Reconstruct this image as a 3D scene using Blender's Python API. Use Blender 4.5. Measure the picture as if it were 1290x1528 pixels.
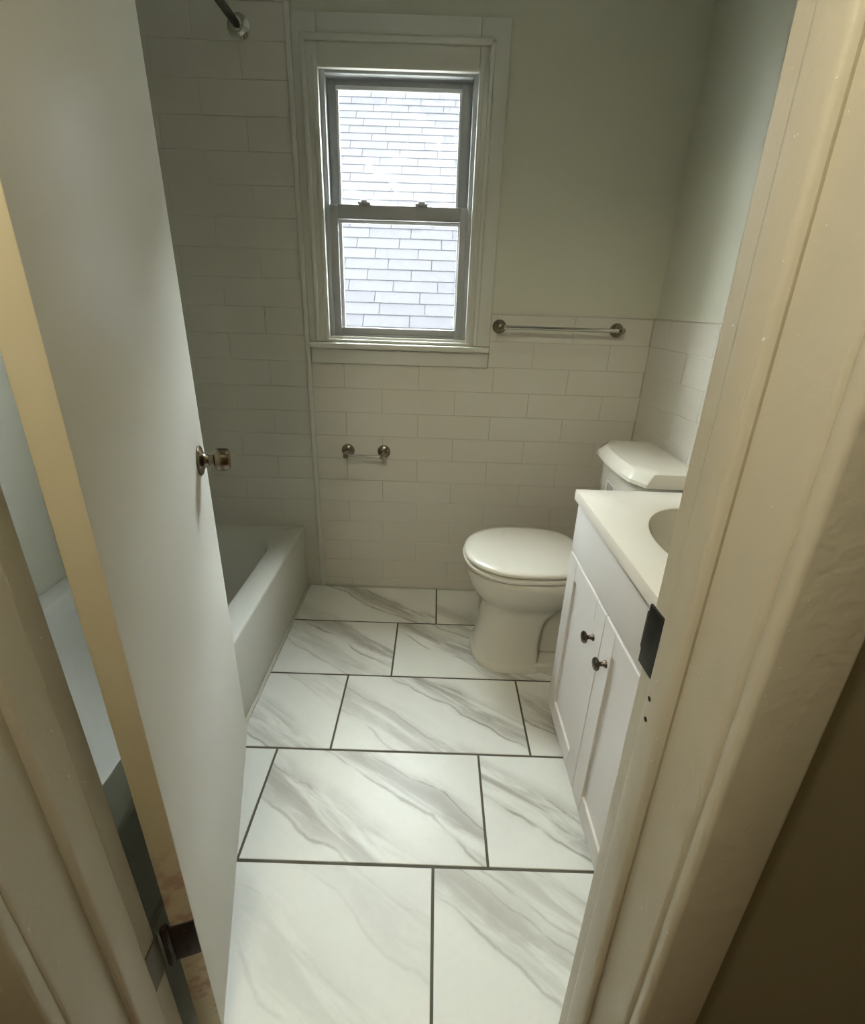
import bpy, bmesh, math, random
from mathutils import Vector, Matrix

for o in list(bpy.data.objects):
    bpy.data.objects.remove(o, do_unlink=True)
scene = bpy.context.scene
COL = scene.collection
random.seed(7)

# ------------------------------------------------------------------ camera
F_PX, CY_OFF = 692.23, -40.07
PITCH, YAW, ROLL = 0.370147, -0.00058981, 0.0330665
CAM = Vector((-0.06627, -1.91252, 1.27473))
fwd = Vector((math.sin(YAW)*math.cos(PITCH), math.cos(YAW)*math.cos(PITCH), -math.sin(PITCH)))
rgt = Vector((math.cos(YAW), -math.sin(YAW), 0.0))
upv = rgt.cross(fwd)
r2 = math.cos(ROLL)*rgt + math.sin(ROLL)*upv
u2 = -math.sin(ROLL)*rgt + math.cos(ROLL)*upv
cd = bpy.data.cameras.new('camera')
cam = bpy.data.objects.new('camera', cd)
COL.objects.link(cam)
cd.sensor_fit = 'HORIZONTAL'; cd.sensor_width = 36.0
cd.lens = F_PX/1290.0*36.0
cd.shift_y = CY_OFF/1290.0
cd.clip_start = 0.02; cd.clip_end = 200
cam.matrix_world = Matrix(((r2.x, u2.x, -fwd.x, CAM.x), (r2.y, u2.y, -fwd.y, CAM.y), (r2.z, u2.z, -fwd.z, CAM.z), (0, 0, 0, 1)))
scene.camera = cam

# ------------------------------------------------------------------ world, exposure
SKY_STRENGTH = 44.0
SKY_COLOR = (0.91, 0.98, 0.98, 1)
HALL_LAMP = 140.0
ROOM_FILL = 28.0  # strength of the added, unseen bathroom fill
world = bpy.data.worlds.new('overcast_sky'); scene.world = world
world.use_nodes = True
bg = world.node_tree.nodes['Background']
bg.inputs['Color'].default_value = SKY_COLOR
bg.inputs['Strength'].default_value = SKY_STRENGTH
vs = scene.view_settings
vs.view_transform = 'Standard'; vs.look = 'None'; vs.gamma = 1.0; vs.use_curve_mapping = False
vs.exposure = 0.58

# ------------------------------------------------------------------ materials
def lin(c):
    return tuple(((v/255.0)/12.92 if v/255.0 <= 0.04045 else ((v/255.0+0.055)/1.055)**2.4) for v in c) + (1.0,)

class NT:
    """small helper around a material node tree"""
    def __init__(self, name):
        self.m = bpy.data.materials.new(name); self.m.use_nodes = True
        self.t = self.m.node_tree
        self.b = self.t.nodes.get('Principled BSDF'); self.out = self.t.nodes.get('Material Output')
    def n(self, typ, **kw):
        nd = self.t.nodes.new(typ)
        for k, v in kw.items(): setattr(nd, k, v)
        return nd
    def link(self, a, b): self.t.links.new(a, b)
    def setv(self, sock, v):
        if isinstance(v, bpy.types.NodeSocket): self.link(v, sock)
        else: sock.default_value = v
    def math(self, op, a, b=None, c=None, clamp=False):
        nd = self.n('ShaderNodeMath', operation=op); nd.use_clamp = clamp
        self.setv(nd.inputs[0], a)
        if b is not None: self.setv(nd.inputs[1], b)
        if c is not None: self.setv(nd.inputs[2], c)
        return nd.outputs[0]
    def smooth(self, v, lo, hi, o0=0.0, o1=1.0):
        nd = self.n('ShaderNodeMapRange', interpolation_type='SMOOTHSTEP')
        self.setv(nd.inputs[0], v); self.setv(nd.inputs[1], lo); self.setv(nd.inputs[2], hi)
        self.setv(nd.inputs[3], o0); self.setv(nd.inputs[4], o1)
        return nd.outputs[0]
    def mix(self, f, a, b):
        nd = self.n('ShaderNodeMix', data_type='RGBA')
        self.setv(nd.inputs[0], f); self.setv(nd.inputs[6], a); self.setv(nd.inputs[7], b)
        return nd.outputs[2]
    def noise(self, vec, scale, detail=3, rough=0.5, dist=0.0):
        nd = self.n('ShaderNodeTexNoise'); nd.inputs['Scale'].default_value = scale
        nd.inputs['Detail'].default_value = detail; nd.inputs['Roughness'].default_value = rough
        nd.inputs['Distortion'].default_value = dist
        if vec is not None: self.link(vec, nd.inputs['Vector'])
        return nd.outputs['Fac']
    def coord(self, which='Object'):
        return self.n('ShaderNodeTexCoord').outputs[which]
    def bump(self, h, strength, dist=0.01):
        nd = self.n('ShaderNodeBump'); nd.inputs['Strength'].default_value = strength; nd.inputs['Distance'].default_value = dist
        self.link(h, nd.inputs['Height']); self.link(nd.outputs[0], self.b.inputs['Normal'])

def simple(name, rgb, rough=0.5, metal=0.0, spec=0.5, var=0.03, vscale=6.0, bump=0.0, bscale=150.0, bdist=0.002, coat=0.0):
    k = NT(name); b = k.b
    base = lin(rgb); co = k.coord('Object')
    nz = k.noise(co, vscale, 4)
    dark = tuple(max(0, c*(1-var*2)) for c in base[:3]) + (1,)
    lite = tuple(min(1, c*(1+var)) for c in base[:3]) + (1,)
    k.link(k.mix(nz, dark, lite), b.inputs['Base Color'])
    b.inputs['Roughness'].default_value = rough; b.inputs['Metallic'].default_value = metal
    b.inputs['Specular IOR Level'].default_value = spec
    if coat: b.inputs['Coat Weight'].default_value = coat; b.inputs['Coat Roughness'].default_value = 0.08
    if bump: k.bump(k.noise(co, bscale, 3), bump, bdist)
    return k.m

M = {}
M['wall_paint'] = simple('wall_paint_white', (211, 211, 196), 0.55, var=0.015, bump=0.06, bscale=90)
M['ceiling'] = simple('ceiling_paint', (215, 216, 210), 0.8, var=0.01)
M['grout_wall'] = simple('wall_grout', (182, 178, 164), 0.8, var=0.02)
M['grout_light'] = simple('pale_wall_grout', (216, 213, 203), 0.8, var=0.02)
M['wall_tile'] = simple('glazed_wall_tile', (218, 215, 205), 0.22, var=0.015, vscale=3)
M['grout_floor'] = simple('dark_floor_grout', (86, 83, 72), 0.9, var=0.05, vscale=30)
M['trim'] = simple('trim_gloss_white', (216, 216, 208), 0.3, var=0.015, bump=0.1, bscale=40)
M['door'] = simple('door_semigloss_white', (230, 229, 221), 0.34, var=0.015, bump=0.05, bscale=60)
M['tub'] = simple('tub_enamel', (216, 217, 211), 0.14, var=0.01)
M['china'] = simple('vitreous_china', (226, 223, 212), 0.1, var=0.008, coat=0.3)
M['seat'] = simple('toilet_seat_plastic', (224, 221, 211), 0.22, var=0.008)
M['vanity'] = simple('vanity_painted_white', (224, 221, 218), 0.4, var=0.008)
M['marble_top'] = simple('cultured_marble_top', (232, 228, 218), 0.15, var=0.008)
M['basin'] = simple('basin_gelcoat', (206, 202, 188), 0.15, var=0.008)
M['chrome'] = simple('chrome', (205, 205, 200), 0.12, metal=1.0, var=0.01)
M['nickel'] = simple('brushed_nickel', (150, 142, 128), 0.25, metal=1.0, var=0.03, vscale=30)
M['knob_bronze'] = simple('antique_knob_metal', (128, 116, 100), 0.24, metal=1.0, var=0.05, vscale=40)
M['knob_dark'] = simple('dark_nickel_knob', (104, 95, 88), 0.22, metal=1.0, var=0.03, vscale=30)
M['dark_metal'] = simple('dark_bronze_metal', (70, 66, 58), 0.4, metal=0.8, var=0.05, vscale=40)
M['black_metal'] = simple('blackened_strike_plate', (32, 30, 28), 0.4, metal=0.6, var=0.1, vscale=80)
M['hinge_dark'] = simple('rusty_dark_hinge', (34, 20, 18), 0.5, metal=0.3, var=0.2, vscale=80)
M['hinge_paint'] = simple('paint_smeared_hinge', (98, 90, 74), 0.5, var=0.2, vscale=60)
M['aluminium'] = simple('mill_aluminium', (172, 174, 175), 0.42, metal=0.15, var=0.03, vscale=25)
M['vinyl'] = simple('white_glazing_bead', (222, 224, 226), 0.35, var=0.01)
M['hall_wall'] = simple('hall_wall_brown_paint', (132, 123, 98), 0.7, var=0.04, bump=0.1, bscale=120)
M['hall_floor'] = simple('hall_floor_wood', (96, 70, 44), 0.5, var=0.12, vscale=12)
M['house_wall'] = simple('neighbour_stucco', (150, 146, 140), 0.9, var=0.03)
M['ground'] = simple('outside_ground', (90, 92, 80), 1.0, var=0.1)
M['hole'] = simple('screw_hole_dark', (40, 32, 24), 0.9)
M['caulk'] = simple('caulk_line', (196, 193, 180), 0.5, var=0.02)

def jamb_paint():
    k = NT('thick_old_jamb_paint'); b = k.b; co = k.coord('Object')
    n1 = k.noise(co, 5, 4); n2 = k.noise(co, 110, 4, 0.6); n3 = k.noise(co, 45, 2)
    c = k.mix(n1, lin((198, 192, 174)), lin((214, 209, 194)))
    chip = k.smooth(n2, 0.71, 0.725)
    c = k.mix(chip, c, lin((244, 242, 236)))
    k.link(c, b.inputs['Base Color']); b.inputs['Roughness'].default_value = 0.33
    h = k.math('ADD', k.math('MULTIPLY', n3, 0.6), k.math('MULTIPLY', n2, 0.5))
    k.bump(h, 0.35, 0.003)
    return k.m
M['jamb'] = jamb_paint()

def door_edge_paint():
    k = NT('old_cream_door_edge'); b = k.b; co = k.coord('Object')
    n1 = k.noise(co, 4, 4); n2 = k.noise(co, 18, 4, 0.7)
    c = k.mix(n1, lin((206, 196, 166)), lin((220, 212, 186)))
    sep = k.n('ShaderNodeSeparateXYZ'); k.link(co, sep.inputs[0])
    low = k.smooth(sep.outputs[2], 0.62, 0.40)            # scuffed, reddish primer shows near the lower hinge
    c = k.mix(k.math('MULTIPLY', low, k.smooth(n2, 0.46, 0.62)), c, lin((188, 150, 134)))
    k.link(c, b.inputs['Base Color']); b.inputs['Roughness'].default_value = 0.4
    return k.m
M['door_edge'] = door_edge_paint()

def marble_floor():
    k = NT('marble_look_porcelain'); b = k.b
    co = k.coord('Object'); info = k.n('ShaderNodeObjectInfo')
    off = k.n('ShaderNodeVectorMath', operation='MULTIPLY_ADD')
    k.link(info.outputs['Location'], off.inputs[0]); off.inputs[1].default_value = (3.1, 4.7, 0); k.link(co, off.inputs[2])
    pos = off.outputs[0]
    sep = k.n('ShaderNodeSeparateXYZ'); k.link(co, sep.inputs[0])
    x, y = sep.outputs[0], sep.outputs[1]
    p = k.math('ADD', k.math('MULTIPLY', x, 0.53), k.math('MULTIPLY', y, 0.85))
    wob = k.math('MULTIPLY', k.math('SUBTRACT', k.noise(pos, 4.0, 2, 0.5), 0.5), 0.10)
    wob2 = k.math('MULTIPLY', k.math('SUBTRACT', k.noise(pos, 26, 3, 0.6), 0.5), 0.012)
    p = k.math('ADD', p, k.math('ADD', wob, wob2))
    # stretched streak noise that runs along the vein direction
    rot = k.n('ShaderNodeVectorRotate', rotation_type='Z_AXIS'); k.link(pos, rot.inputs['Vector']); rot.inputs['Angle'].default_value = math.radians(32)
    sc = k.n('ShaderNodeVectorMath', operation='MULTIPLY'); k.link(rot.outputs[0], sc.inputs[0]); sc.inputs[1].default_value = (3.0, 22.0, 1)
    streak = k.noise(sc.outputs[0], 1.0, 5, 0.62, 0.6)
    sepc = k.n('ShaderNodeSeparateColor'); k.link(info.outputs['Color'], sepc.inputs[0])
    patch = k.noise(pos, 6.5, 2)
    def band(pc, st, w):
        d = k.math('SUBTRACT', p, k.math('SUBTRACT', pc, 0.5))
        ad = k.math('ABSOLUTE', d)
        m = k.smooth(ad, w, 0.0)
        body = k.math('MULTIPLY', m, k.smooth(streak, 0.34, 0.58))
        edge = k.math('ABSOLUTE', k.math('ADD', d, w*0.62))
        line = k.math('MULTIPLY', k.smooth(edge, 0.0065, 0.0), k.smooth(patch, 0.3, 0.55))
        line2 = k.math('MULTIPLY', k.smooth(k.math('ABSOLUTE', k.math('SUBTRACT', d, w*0.35)), 0.004, 0.0), k.smooth(streak, 0.4, 0.6))
        t = k.math('ADD', k.math('MULTIPLY', body, 0.75), k.math('ADD', k.math('MULTIPLY', line, 0.6), k.math('MULTIPLY', line2, 0.45)))
        return k.math('MULTIPLY', t, st)
    tot = k.math('ADD', band(sepc.outputs[0], sepc.outputs[2], 0.085), band(sepc.outputs[1], info.outputs['Alpha'], 0.075), clamp=True)
    cloud = k.math('MULTIPLY', k.smooth(k.noise(pos, 3.0, 3), 0.45, 0.8), 0.14)
    tot = k.math('ADD', tot, cloud, clamp=True)
    base = k.mix(k.noise(pos, 60, 3), lin((224, 226, 221)), lin((231, 232, 227)))
    vein = k.mix(k.noise(pos, 9, 3), lin((124, 117, 104)), lin((150, 147, 140)))
    k.link(k.mix(tot, base, vein), b.inputs['Base Color'])
    b.inputs['Roughness'].default_value = 0.36; b.inputs['Specular IOR Level'].default_value = 0.3
    return k.m
M['marble'] = marble_floor()

def shingle_mat():
    k = NT('grey_asphalt_shingle'); b = k.b; co = k.coord('Object'); info = k.n('ShaderNodeObjectInfo')
    g = k.noise(co, 70, 4, 0.8)
    r = k.math('ADD', k.math('MULTIPLY', info.outputs['Random'], 0.5), k.math('MULTIPLY', g, 0.5))
    k.link(k.mix(r, (0.0162, 0.0158, 0.0176, 1), (0.0195, 0.0190, 0.0210, 1)), b.inputs['Base Color'])
    b.inputs['Roughness'].default_value = 1.0; b.inputs['Specular IOR Level'].default_value = 0.0
    return k.m
M['shingle'] = shingle_mat()
M['roof_deck'] = simple('roof_felt_dark', (24, 24, 27), 1.0, spec=0.0)

def glass_mat(name, dirt, seed, sm=1.0):
    k = NT(name); t = k.t
    t.nodes.remove(k.b)
    tr = k.n('ShaderNodeBsdfTransparent'); tr.inputs[0].default_value = (0.97, 0.98, 0.98, 1)
    gl = k.n('ShaderNodeBsdfGlossy'); gl.inputs['Roughness'].default_value = 0.03
    tl = k.n('ShaderNodeBsdfTranslucent'); tl.inputs[0].default_value = (0.85, 0.88, 0.92, 1)
    co = k.coord('Object')
    wv = k.n('ShaderNodeTexWave', wave_type='RINGS', rings_direction='Y'); wv.inputs['Scale'].default_value = 3.2; wv.inputs['Distortion'].default_value = 9.0
    wv.inputs['Detail'].default_value = 3; wv.inputs['Detail Scale'].default_value = 1.4; wv.inputs['Phase Offset'].default_value = seed
    k.link(co, wv.inputs['Vector'])
    n1 = k.noise(co, 5 + seed, 4, 0.6)
    smear = k.math('MULTIPLY', k.smooth(wv.outputs['Fac'], 0.55, 0.95), k.smooth(n1, 0.45, 0.62))
    f = k.math('ADD', k.math('MULTIPLY', smear, dirt*sm), dirt*0.3, clamp=True)
    m1 = k.n('ShaderNodeMixShader'); k.link(f, m1.inputs[0]); k.link(tr.outputs[0], m1.inputs[1]); k.link(tl.outputs[0], m1.inputs[2])
    m2 = k.n('ShaderNodeMixShader'); m2.inputs[0].default_value = 0.04; k.link(m1.outputs[0], m2.inputs[1]); k.link(gl.outputs[0], m2.inputs[2])
    k.link(m2.outputs[0], k.out.inputs['Surface'])
    return k.m
M['glass_upper'] = glass_mat('smeared_window_glass', 0.020, 1.0)
M['glass_lower'] = glass_mat('dusty_window_glass', 0.016, 3.0, 0.0)

def emit_mat(name, col, s):
    k = NT(name); k.b.inputs['Base Color'].default_value = (0.9, 0.9, 0.85, 1)
    k.b.inputs['Emission Color'].default_value = col; k.b.inputs['Emission Strength'].default_value = s
    return k.m
M['fill_glow'] = emit_mat('fill_light_lens', (1.0, 0.96, 0.70, 1), ROOM_FILL)  # glow of the added fill light above the frame
M['lamp_glow'] = emit_mat('warm_globe_glass', (1.0, 0.90, 0.67, 1), HALL_LAMP)

def label_mat():
    k = NT('tank_sticker_print'); co = k.coord('Generated'); sep = k.n('ShaderNodeSeparateXYZ'); k.link(co, sep.inputs[0])
    def inside(v, lo, hi): return k.math('MULTIPLY', k.math('GREATER_THAN', v, lo), k.math('LESS_THAN', v, hi))
    f = k.math('MULTIPLY', inside(sep.outputs[1], 0.12, 0.88), inside(sep.outputs[2], 0.1, 0.9))
    k.link(k.mix(f, lin((236, 236, 230)), lin((176, 176, 168))), k.b.inputs['Base Color']); k.b.inputs['Roughness'].default_value = 0.5
    return k.m
M['label'] = label_mat()

# ------------------------------------------------------------------ mesh helpers
def finish(name, bm, mat, parent=None, smooth=False, angle=40):
    bmesh.ops.recalc_face_normals(bm, faces=bm.faces)
    me = bpy.data.meshes.new(name); bm.to_mesh(me); bm.free()
    if mat is not None:
        for m in (mat if isinstance(mat, (list, tuple)) else [mat]): me.materials.append(M[m] if isinstance(m, str) else m)
    if smooth:
        for p in me.polygons: p.use_smooth = True
        try: me.set_sharp_from_angle(angle=math.radians(angle))
        except Exception: pass
    o = bpy.data.objects.new(name, me); COL.objects.link(o)
    if parent is not None: o.parent = parent
    return o

def tag(o, label=None, cat=None, group=None, kind=None):
    if label: o['label'] = label
    if cat: o['category'] = cat
    if group: o['group'] = group
    if kind: o['kind'] = kind
    return o

def empty(name, loc=(0, 0, 0), rz=0.0):
    o = bpy.data.objects.new(name, None); COL.objects.link(o)
    o.empty_display_size = 0.05
    o.location = loc; o.rotation_euler = (0, 0, rz)
    return o

def box(bm, x0, x1, y0, y1, z0, z1, bev=0.0, seg=2, xf=None):
    vs_ = [bm.verts.new((x, y, z)) for z in (z0, z1) for y in (y0, y1) for x in (x0, x1)]
    idx = [(0, 2, 3, 1), (4, 5, 7, 6), (0, 1, 5, 4), (2, 6, 7, 3), (0, 4, 6, 2), (1, 3, 7, 5)]
    fs = [bm.faces.new([vs_[i] for i in f]) for f in idx]
    allv = list(vs_)
    if bev > 0:
        edges = list({e for f in fs for e in f.edges})
        r = bmesh.ops.bevel(bm, geom=edges, offset=bev, segments=seg, profile=0.5, affect='EDGES', clamp_overlap=True)
        allv = list({v for f in r['faces'] for v in f.verts} | {v for v in vs_ if v.is_valid})
    if xf is not None:
        for v in allv: v.co = xf(v.co)
    return allv

def mk_box(name, dims, mat, parent=None, bev=0.0, seg=2, xf=None, smooth=None):
    bm = bmesh.new(); box(bm, *dims, bev=bev, seg=seg, xf=xf)
    return finish(name, bm, mat, parent, smooth=(bev > 0 if smooth is None else smooth), angle=35)

def lathe(bm, prof, origin, axis, seg=24, cap=True):
    """prof: list of (radius, distance along axis)"""
    ax = Vector(axis).normalized()
    a = Vector((0, 0, 1)) if abs(ax.z) < 0.9 else Vector((1, 0, 0))
    e1 = ax.cross(a).normalized(); e2 = ax.cross(e1)
    o = Vector(origin); rings = []
    for r, h in prof:
        rings.append([bm.verts.new(o + ax*h + (e1*math.cos(2*math.pi*i/seg) + e2*math.sin(2*math.pi*i/seg))*max(r, 1e-5)) for i in range(seg)])
    for a_, b_ in zip(rings[:-1], rings[1:]):
        for i in range(seg):
            j = (i+1) % seg
            bm.faces.new((a_[i], a_[j], b_[j], b_[i]))
    if cap:
        bm.faces.new(rings[0]); bm.faces.new(rings[-1])

def mk_lathe(name, prof, origin, axis, mat, parent=None, seg=24):
    bm = bmesh.new(); lathe(bm, prof, origin, axis, seg)
    return finish(name, bm, mat, parent, smooth=True, angle=50)

def loft(bm, rings, cap0=True, cap1=True):
    vr = [[bm.verts.new(p) for p in r] for r in rings]
    n = len(vr[0])
    for a, b in zip(vr[:-1], vr[1:]):
        for i in range(n):
            j = (i+1) % n
            bm.faces.new((a[i], a[j], b[j], b[i]))
    if cap0: bm.faces.new(vr[0])
    if cap1: bm.faces.new(vr[-1])
    return vr

def sweep_tube(bm, pts, r, seg=12):
    rings = []
    pts = [Vector(p) for p in pts]
    for i, p in enumerate(pts):
        t = (pts[min(i+1, len(pts)-1)] - pts[max(i-1, 0)]).normalized()
        a = Vector((0, 0, 1)) if abs(t.z) < 0.9 else Vector((1, 0, 0))
        e1 = t.cross(a).normalized(); e2 = t.cross(e1)
        rings.append([p + (e1*math.cos(2*math.pi*k/seg) + e2*math.sin(2*math.pi*k/seg))*r for k in range(seg)])
    loft(bm, rings)

# ------------------------------------------------------------------ room dimensions
XL, XR = -1.40, 0.775            # left wall, right wall
CEIL = 2.45
XTRIM = -0.578                   # bead between tub surround and the window wall
TH = 0.1001; TW = 0.3003; Z0 = 0.0477
TILE_T = 0.008
GAP = 0.0012

# doorway frame: origin at the room-side edge of the hinge jamb
DO = Vector((-0.470, -1.5095)); DANG = math.radians(2.76)
DU = Vector((math.cos(DANG), math.sin(DANG))); DV = Vector((math.sin(DANG), -math.cos(DANG)))
OPEN_W = 0.655; JD = 0.137; HEAD = 2.03
LEAN = 0.0095
def dw(co, lean=True):           # doorway coordinates (u along wall, v towards hall, z) -> world
    p = DO + DU*co[0] + DV*co[1]
    return Vector((p.x - (LEAN*(co[2]-0.9) if lean else 0.0), p.y, co[2]))

# ------------------------------------------------------------------ floor
floor = mk_box('floor', (XL-0.1, XR+0.1, -1.60, 0.12, -0.08, -0.0016), 'grout_floor'); tag(floor, 'white marble-look tiled bathroom floor with dark grout', 'floor', kind='structure')
FW, FD = 0.6126, 0.3078
G = 0.0066
YA = -0.2713
row_x = {0: -0.0318, 1: -0.1954, 2: -0.3523, 3: -0.5128, 4: -0.0348, 5: -0.19}
# vein layout for each visible tile: (row, column) -> (p1, p2, strength1, strength2)
VEIN = {(0, -1): (0.03, -0.22, 0.95, 0.25), (0, 0): (-0.19, 0.3, 0.5, 0.0),
        (1, -1): (0.12, 0.0, 0.9, 0.45), (1, 0): (-0.03, 0.10, 0.9, 0.7),
        (2, -1): (-0.02, 0.21, 0.8, 0.3), (2, 0): (-0.115, 0.10, 0.6, 0.95), (2, 1): (-0.12, 0.1, 0.9, 0.5),
        (3, -1): (0.4, 0.4, 0.0, 0.0), (3, 0): (-0.10, 0.09, 0.7, 0.8), (3, 1): (-0.095, 0.3, 0.95, 0.0),
        (4, -1): (-0.02, 0.17, 0.28, 0.2), (4, 0): (-0.04, 0.07, 0.6, 0.5)}
def tile_mesh(name, w, d, t, bev, mat):
    bm = bmesh.new()
    box(bm, -w/2, w/2, -d/2, d/2, -t, 0, 0)
    top = [e for e in bm.edges if all(abs(v.co.z) < 1e-6 for v in e.verts)]
    bmesh.ops.bevel(bm, geom=top, offset=bev, segments=1, affect='EDGES')
    bmesh.ops.recalc_face_normals(bm, faces=bm.faces)
    me = bpy.data.meshes.new(name); bm.to_mesh(me); bm.free(); me.materials.append(M[mat]); return me
mesh_cache = {}
def get_tile(w, d, t, bev, mat):
    key = (round(w, 4), round(d, 4), round(t, 4), mat)
    if key not in mesh_cache: mesh_cache[key] = tile_mesh(mat, w, d, t, bev, mat)
    return mesh_cache[key]
for row in range(0, 6):
    y1 = min(YA - (row-1)*FD, -0.0025); y0 = max(YA - row*FD, -1.60)
    for c in range(-4, 5):
        xa = max(row_x[row] + c*FW, -0.6415); xb = min(row_x[row] + (c+1)*FW, XR)
        if xb - xa < 0.02: continue
        w, d = xb-xa-G, y1-y0-G
        full_c = ((row_x[row] + (c+0.5)*FW), YA - (row-0.5)*FD)
        o = bpy.data.objects.new('floor_tile', get_tile(w, d, 0.008, 0.0012, 'marble')); COL.objects.link(o)
        o.parent = floor
        cx, cy = (xa+xb)/2, (y0+y1)/2
        o.location = (cx, cy, 0.0)
        v = VEIN.get((row, c), (random.uniform(-0.15, 0.15), random.uniform(-0.25, 0.25), random.uniform(0.3, 0.9), random.uniform(0, 0.6)))
        dp = 0.53*(cx-full_c[0]) + 0.85*(cy-full_c[1])
        o.color = (v[0]-dp+0.5, v[1]-dp+0.5, v[2], v[3])

# ------------------------------------------------------------------ walls with glazed tiles
WX0, WX1, WZ0, WZ1 = -0.500, 0.045, 1.140, 2.020        # window opening in the back wall
bm = bmesh.new()
WT = 0.17
box(bm, XL-0.1, WX0, 0.0, WT, -0.08, CEIL+0.1); box(bm, WX1, XR+0.1, 0.0, WT, -0.08, CEIL+0.1)
box(bm, WX0, WX1, 0.0, WT, -0.08, WZ0); box(bm, WX0, WX1, 0.0, WT, WZ1, CEIL+0.1)
wall_back = finish('wall_back', bm, 'wall_paint'); tag(wall_back, 'window wall, white subway tile below and painted white above', 'wall', kind='structure')

def place_tile(parent, cx, cy, cz, w, h, face):
    o = bpy.data.objects.new('wall_tile', get_tile(w, h, TILE_T, 0.0010, 'wall_tile')); COL.objects.link(o); o.parent = parent
    tx, ty = random.uniform(-0.0008, 0.0008), random.uniform(-0.0015, 0.0015)
    jit = random.uniform(0, 0.0006)
    if face == 'back':      # normal -Y
        o.location = (cx, cy - jit, cz); o.rotation_euler = (math.pi/2 + tx, 0 + ty*0.5, 0)
    elif face == 'right':   # normal -X
        o.location = (cx - jit, cy, cz); o.rotation_euler = (math.pi/2 + tx, 0, -math.pi/2)
    elif face == 'left':    # normal +X
        o.location = (cx + jit, cy, cz); o.rotation_euler = (math.pi/2 + tx, 0, math.pi/2)

def tile_rows(parent, a0, a1, zmin, zmax, phase, face, fixed, cuts=None):
    r = -1
    while True:
        za = Z0 + r*TH; zb = za + TH
        if za >= zmax - 0.005: break
        z0, z1 = max(za, zmin), min(zb, zmax)
        if z1 - z0 > 0.012:
            s0, s1 = a0, a1
            if cuts: s0, s1 = cuts(za, zb, a0, a1)
            x = phase + (0 if r % 2 else TW/2) - 40*TW
            while x < s1:
                xa, xb = max(x, s0), min(x+TW, s1)
                if xb - xa > 0.012:
                    m = (xa+xb)/2
                    if face == 'back': place_tile(parent, m, fixed, (z0+z1)/2, xb-xa-GAP, z1-z0-GAP, face)
                    else: place_tile(parent, fixed, m, (z0+z1)/2, xb-xa-GAP, z1-z0-GAP, face)
                x += TW
        r += 1
WAIN = Z0 + 12*TH
# grout beds
bm = bmesh.new()
box(bm, XTRIM, XR, -0.0062, 0.0, 0.0, 1.05); box(bm, 0.137, XR, -0.0062, 0.0, 1.05, WAIN)
finish('grout', bm, 'grout_wall', wall_back)
mk_box('grout', (XL, XTRIM, -0.0062, 0.0, 0.0, CEIL), 'grout_light', wall_back)
tile_rows(wall_back, XTRIM, XR-0.008, 0.002, WAIN, 0.163, 'back', -0.0078, cuts=lambda za, zb, a, b: ((0.138, b) if zb > 1.06 else (a, b)))
tile_rows(wall_back, XL+0.008, XTRIM, 0.002, CEIL, 0.163, 'back', -0.0078)

wall_right = mk_box('wall_right', (XR, XR+0.12, -1.62, 0.0, -0.08, CEIL+0.1), 'wall_paint'); tag(wall_right, 'right wall behind the toilet tank, tiled below and painted above', 'wall', kind='structure')
mk_box('grout', (XR-0.0062, XR, -1.47, 0.0, 0.0, WAIN), 'grout_light', wall_right)
tile_rows(wall_right, -1.46, -0.008, 0.002, WAIN, -0.15, 'right', XR-0.0078)
wall_left = mk_box('wall_left', (XL-0.12, XL, -1.62, 0.0, -0.08, CEIL+0.1), 'wall_paint'); tag(wall_left, 'long plain white tub-side wall behind the open door', 'wall', kind='structure')
ceiling = mk_box('ceiling', (XL-0.12, XR+0.12, -1.66, 0.17, CEIL, CEIL+0.1), 'ceiling'); tag(ceiling, 'flat white bathroom ceiling', 'ceiling', kind='structure')

# front wall with the doorway
bm = bmesh.new()
f_nolean = lambda co: dw(co, False)
box(bm, -1.05, -0.018, 0.001, JD-0.001, -0.08, CEIL+0.1, xf=f_nolean)
box(bm, OPEN_W+0.018, 0.75, 0.001, JD-0.001, -0.08, CEIL+0.1, xf=f_nolean)
box(bm, -0.018, OPEN_W+0.018, 0.001, JD-0.001, HEAD+0.018, CEIL+0.1, xf=f_nolean)
wall_front = finish('wall_front', bm, 'wall_paint'); tag(wall_front, 'painted wall that holds the bathroom doorway', 'wall', kind='structure')

# beads and edge trims on the back wall
t1 = mk_box('trim_1', (XTRIM-0.010, XTRIM+0.010, -0.017, -0.004, 0.003, CEIL-0.002), 'trim', bev=0.005, seg=3); tag(t1, 'thin vertical white bead beside the tub running up past the window', 'trim', kind='structure')
t3 = mk_box('trim_2', (0.139, XR-0.0085, -0.0105, -0.001, WAIN-0.001, WAIN+0.004), 'caulk', bev=0.0015); tag(t3, 'caulked top edge of the wainscot tile on the window wall', 'trim', kind='structure')
t4 = mk_box('trim_3', (XR-0.0105, XR-0.001, -1.46, -0.009, WAIN-0.001, WAIN+0.004), 'caulk', bev=0.0015); tag(t4, 'caulked top edge of the wainscot tile on the toilet wall', 'trim', kind='structure')
bm = bmesh.new()
box(bm, XTRIM+0.012, XR-0.01, -0.0145, -0.0085, 0.0005, 0.011, bev=0.003)
b1 = finish('baseboard_back', bm, 'caulk', smooth=True); tag(b1, 'caulk bead where the window wall meets the marble floor', 'baseboard', kind='structure')

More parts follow.
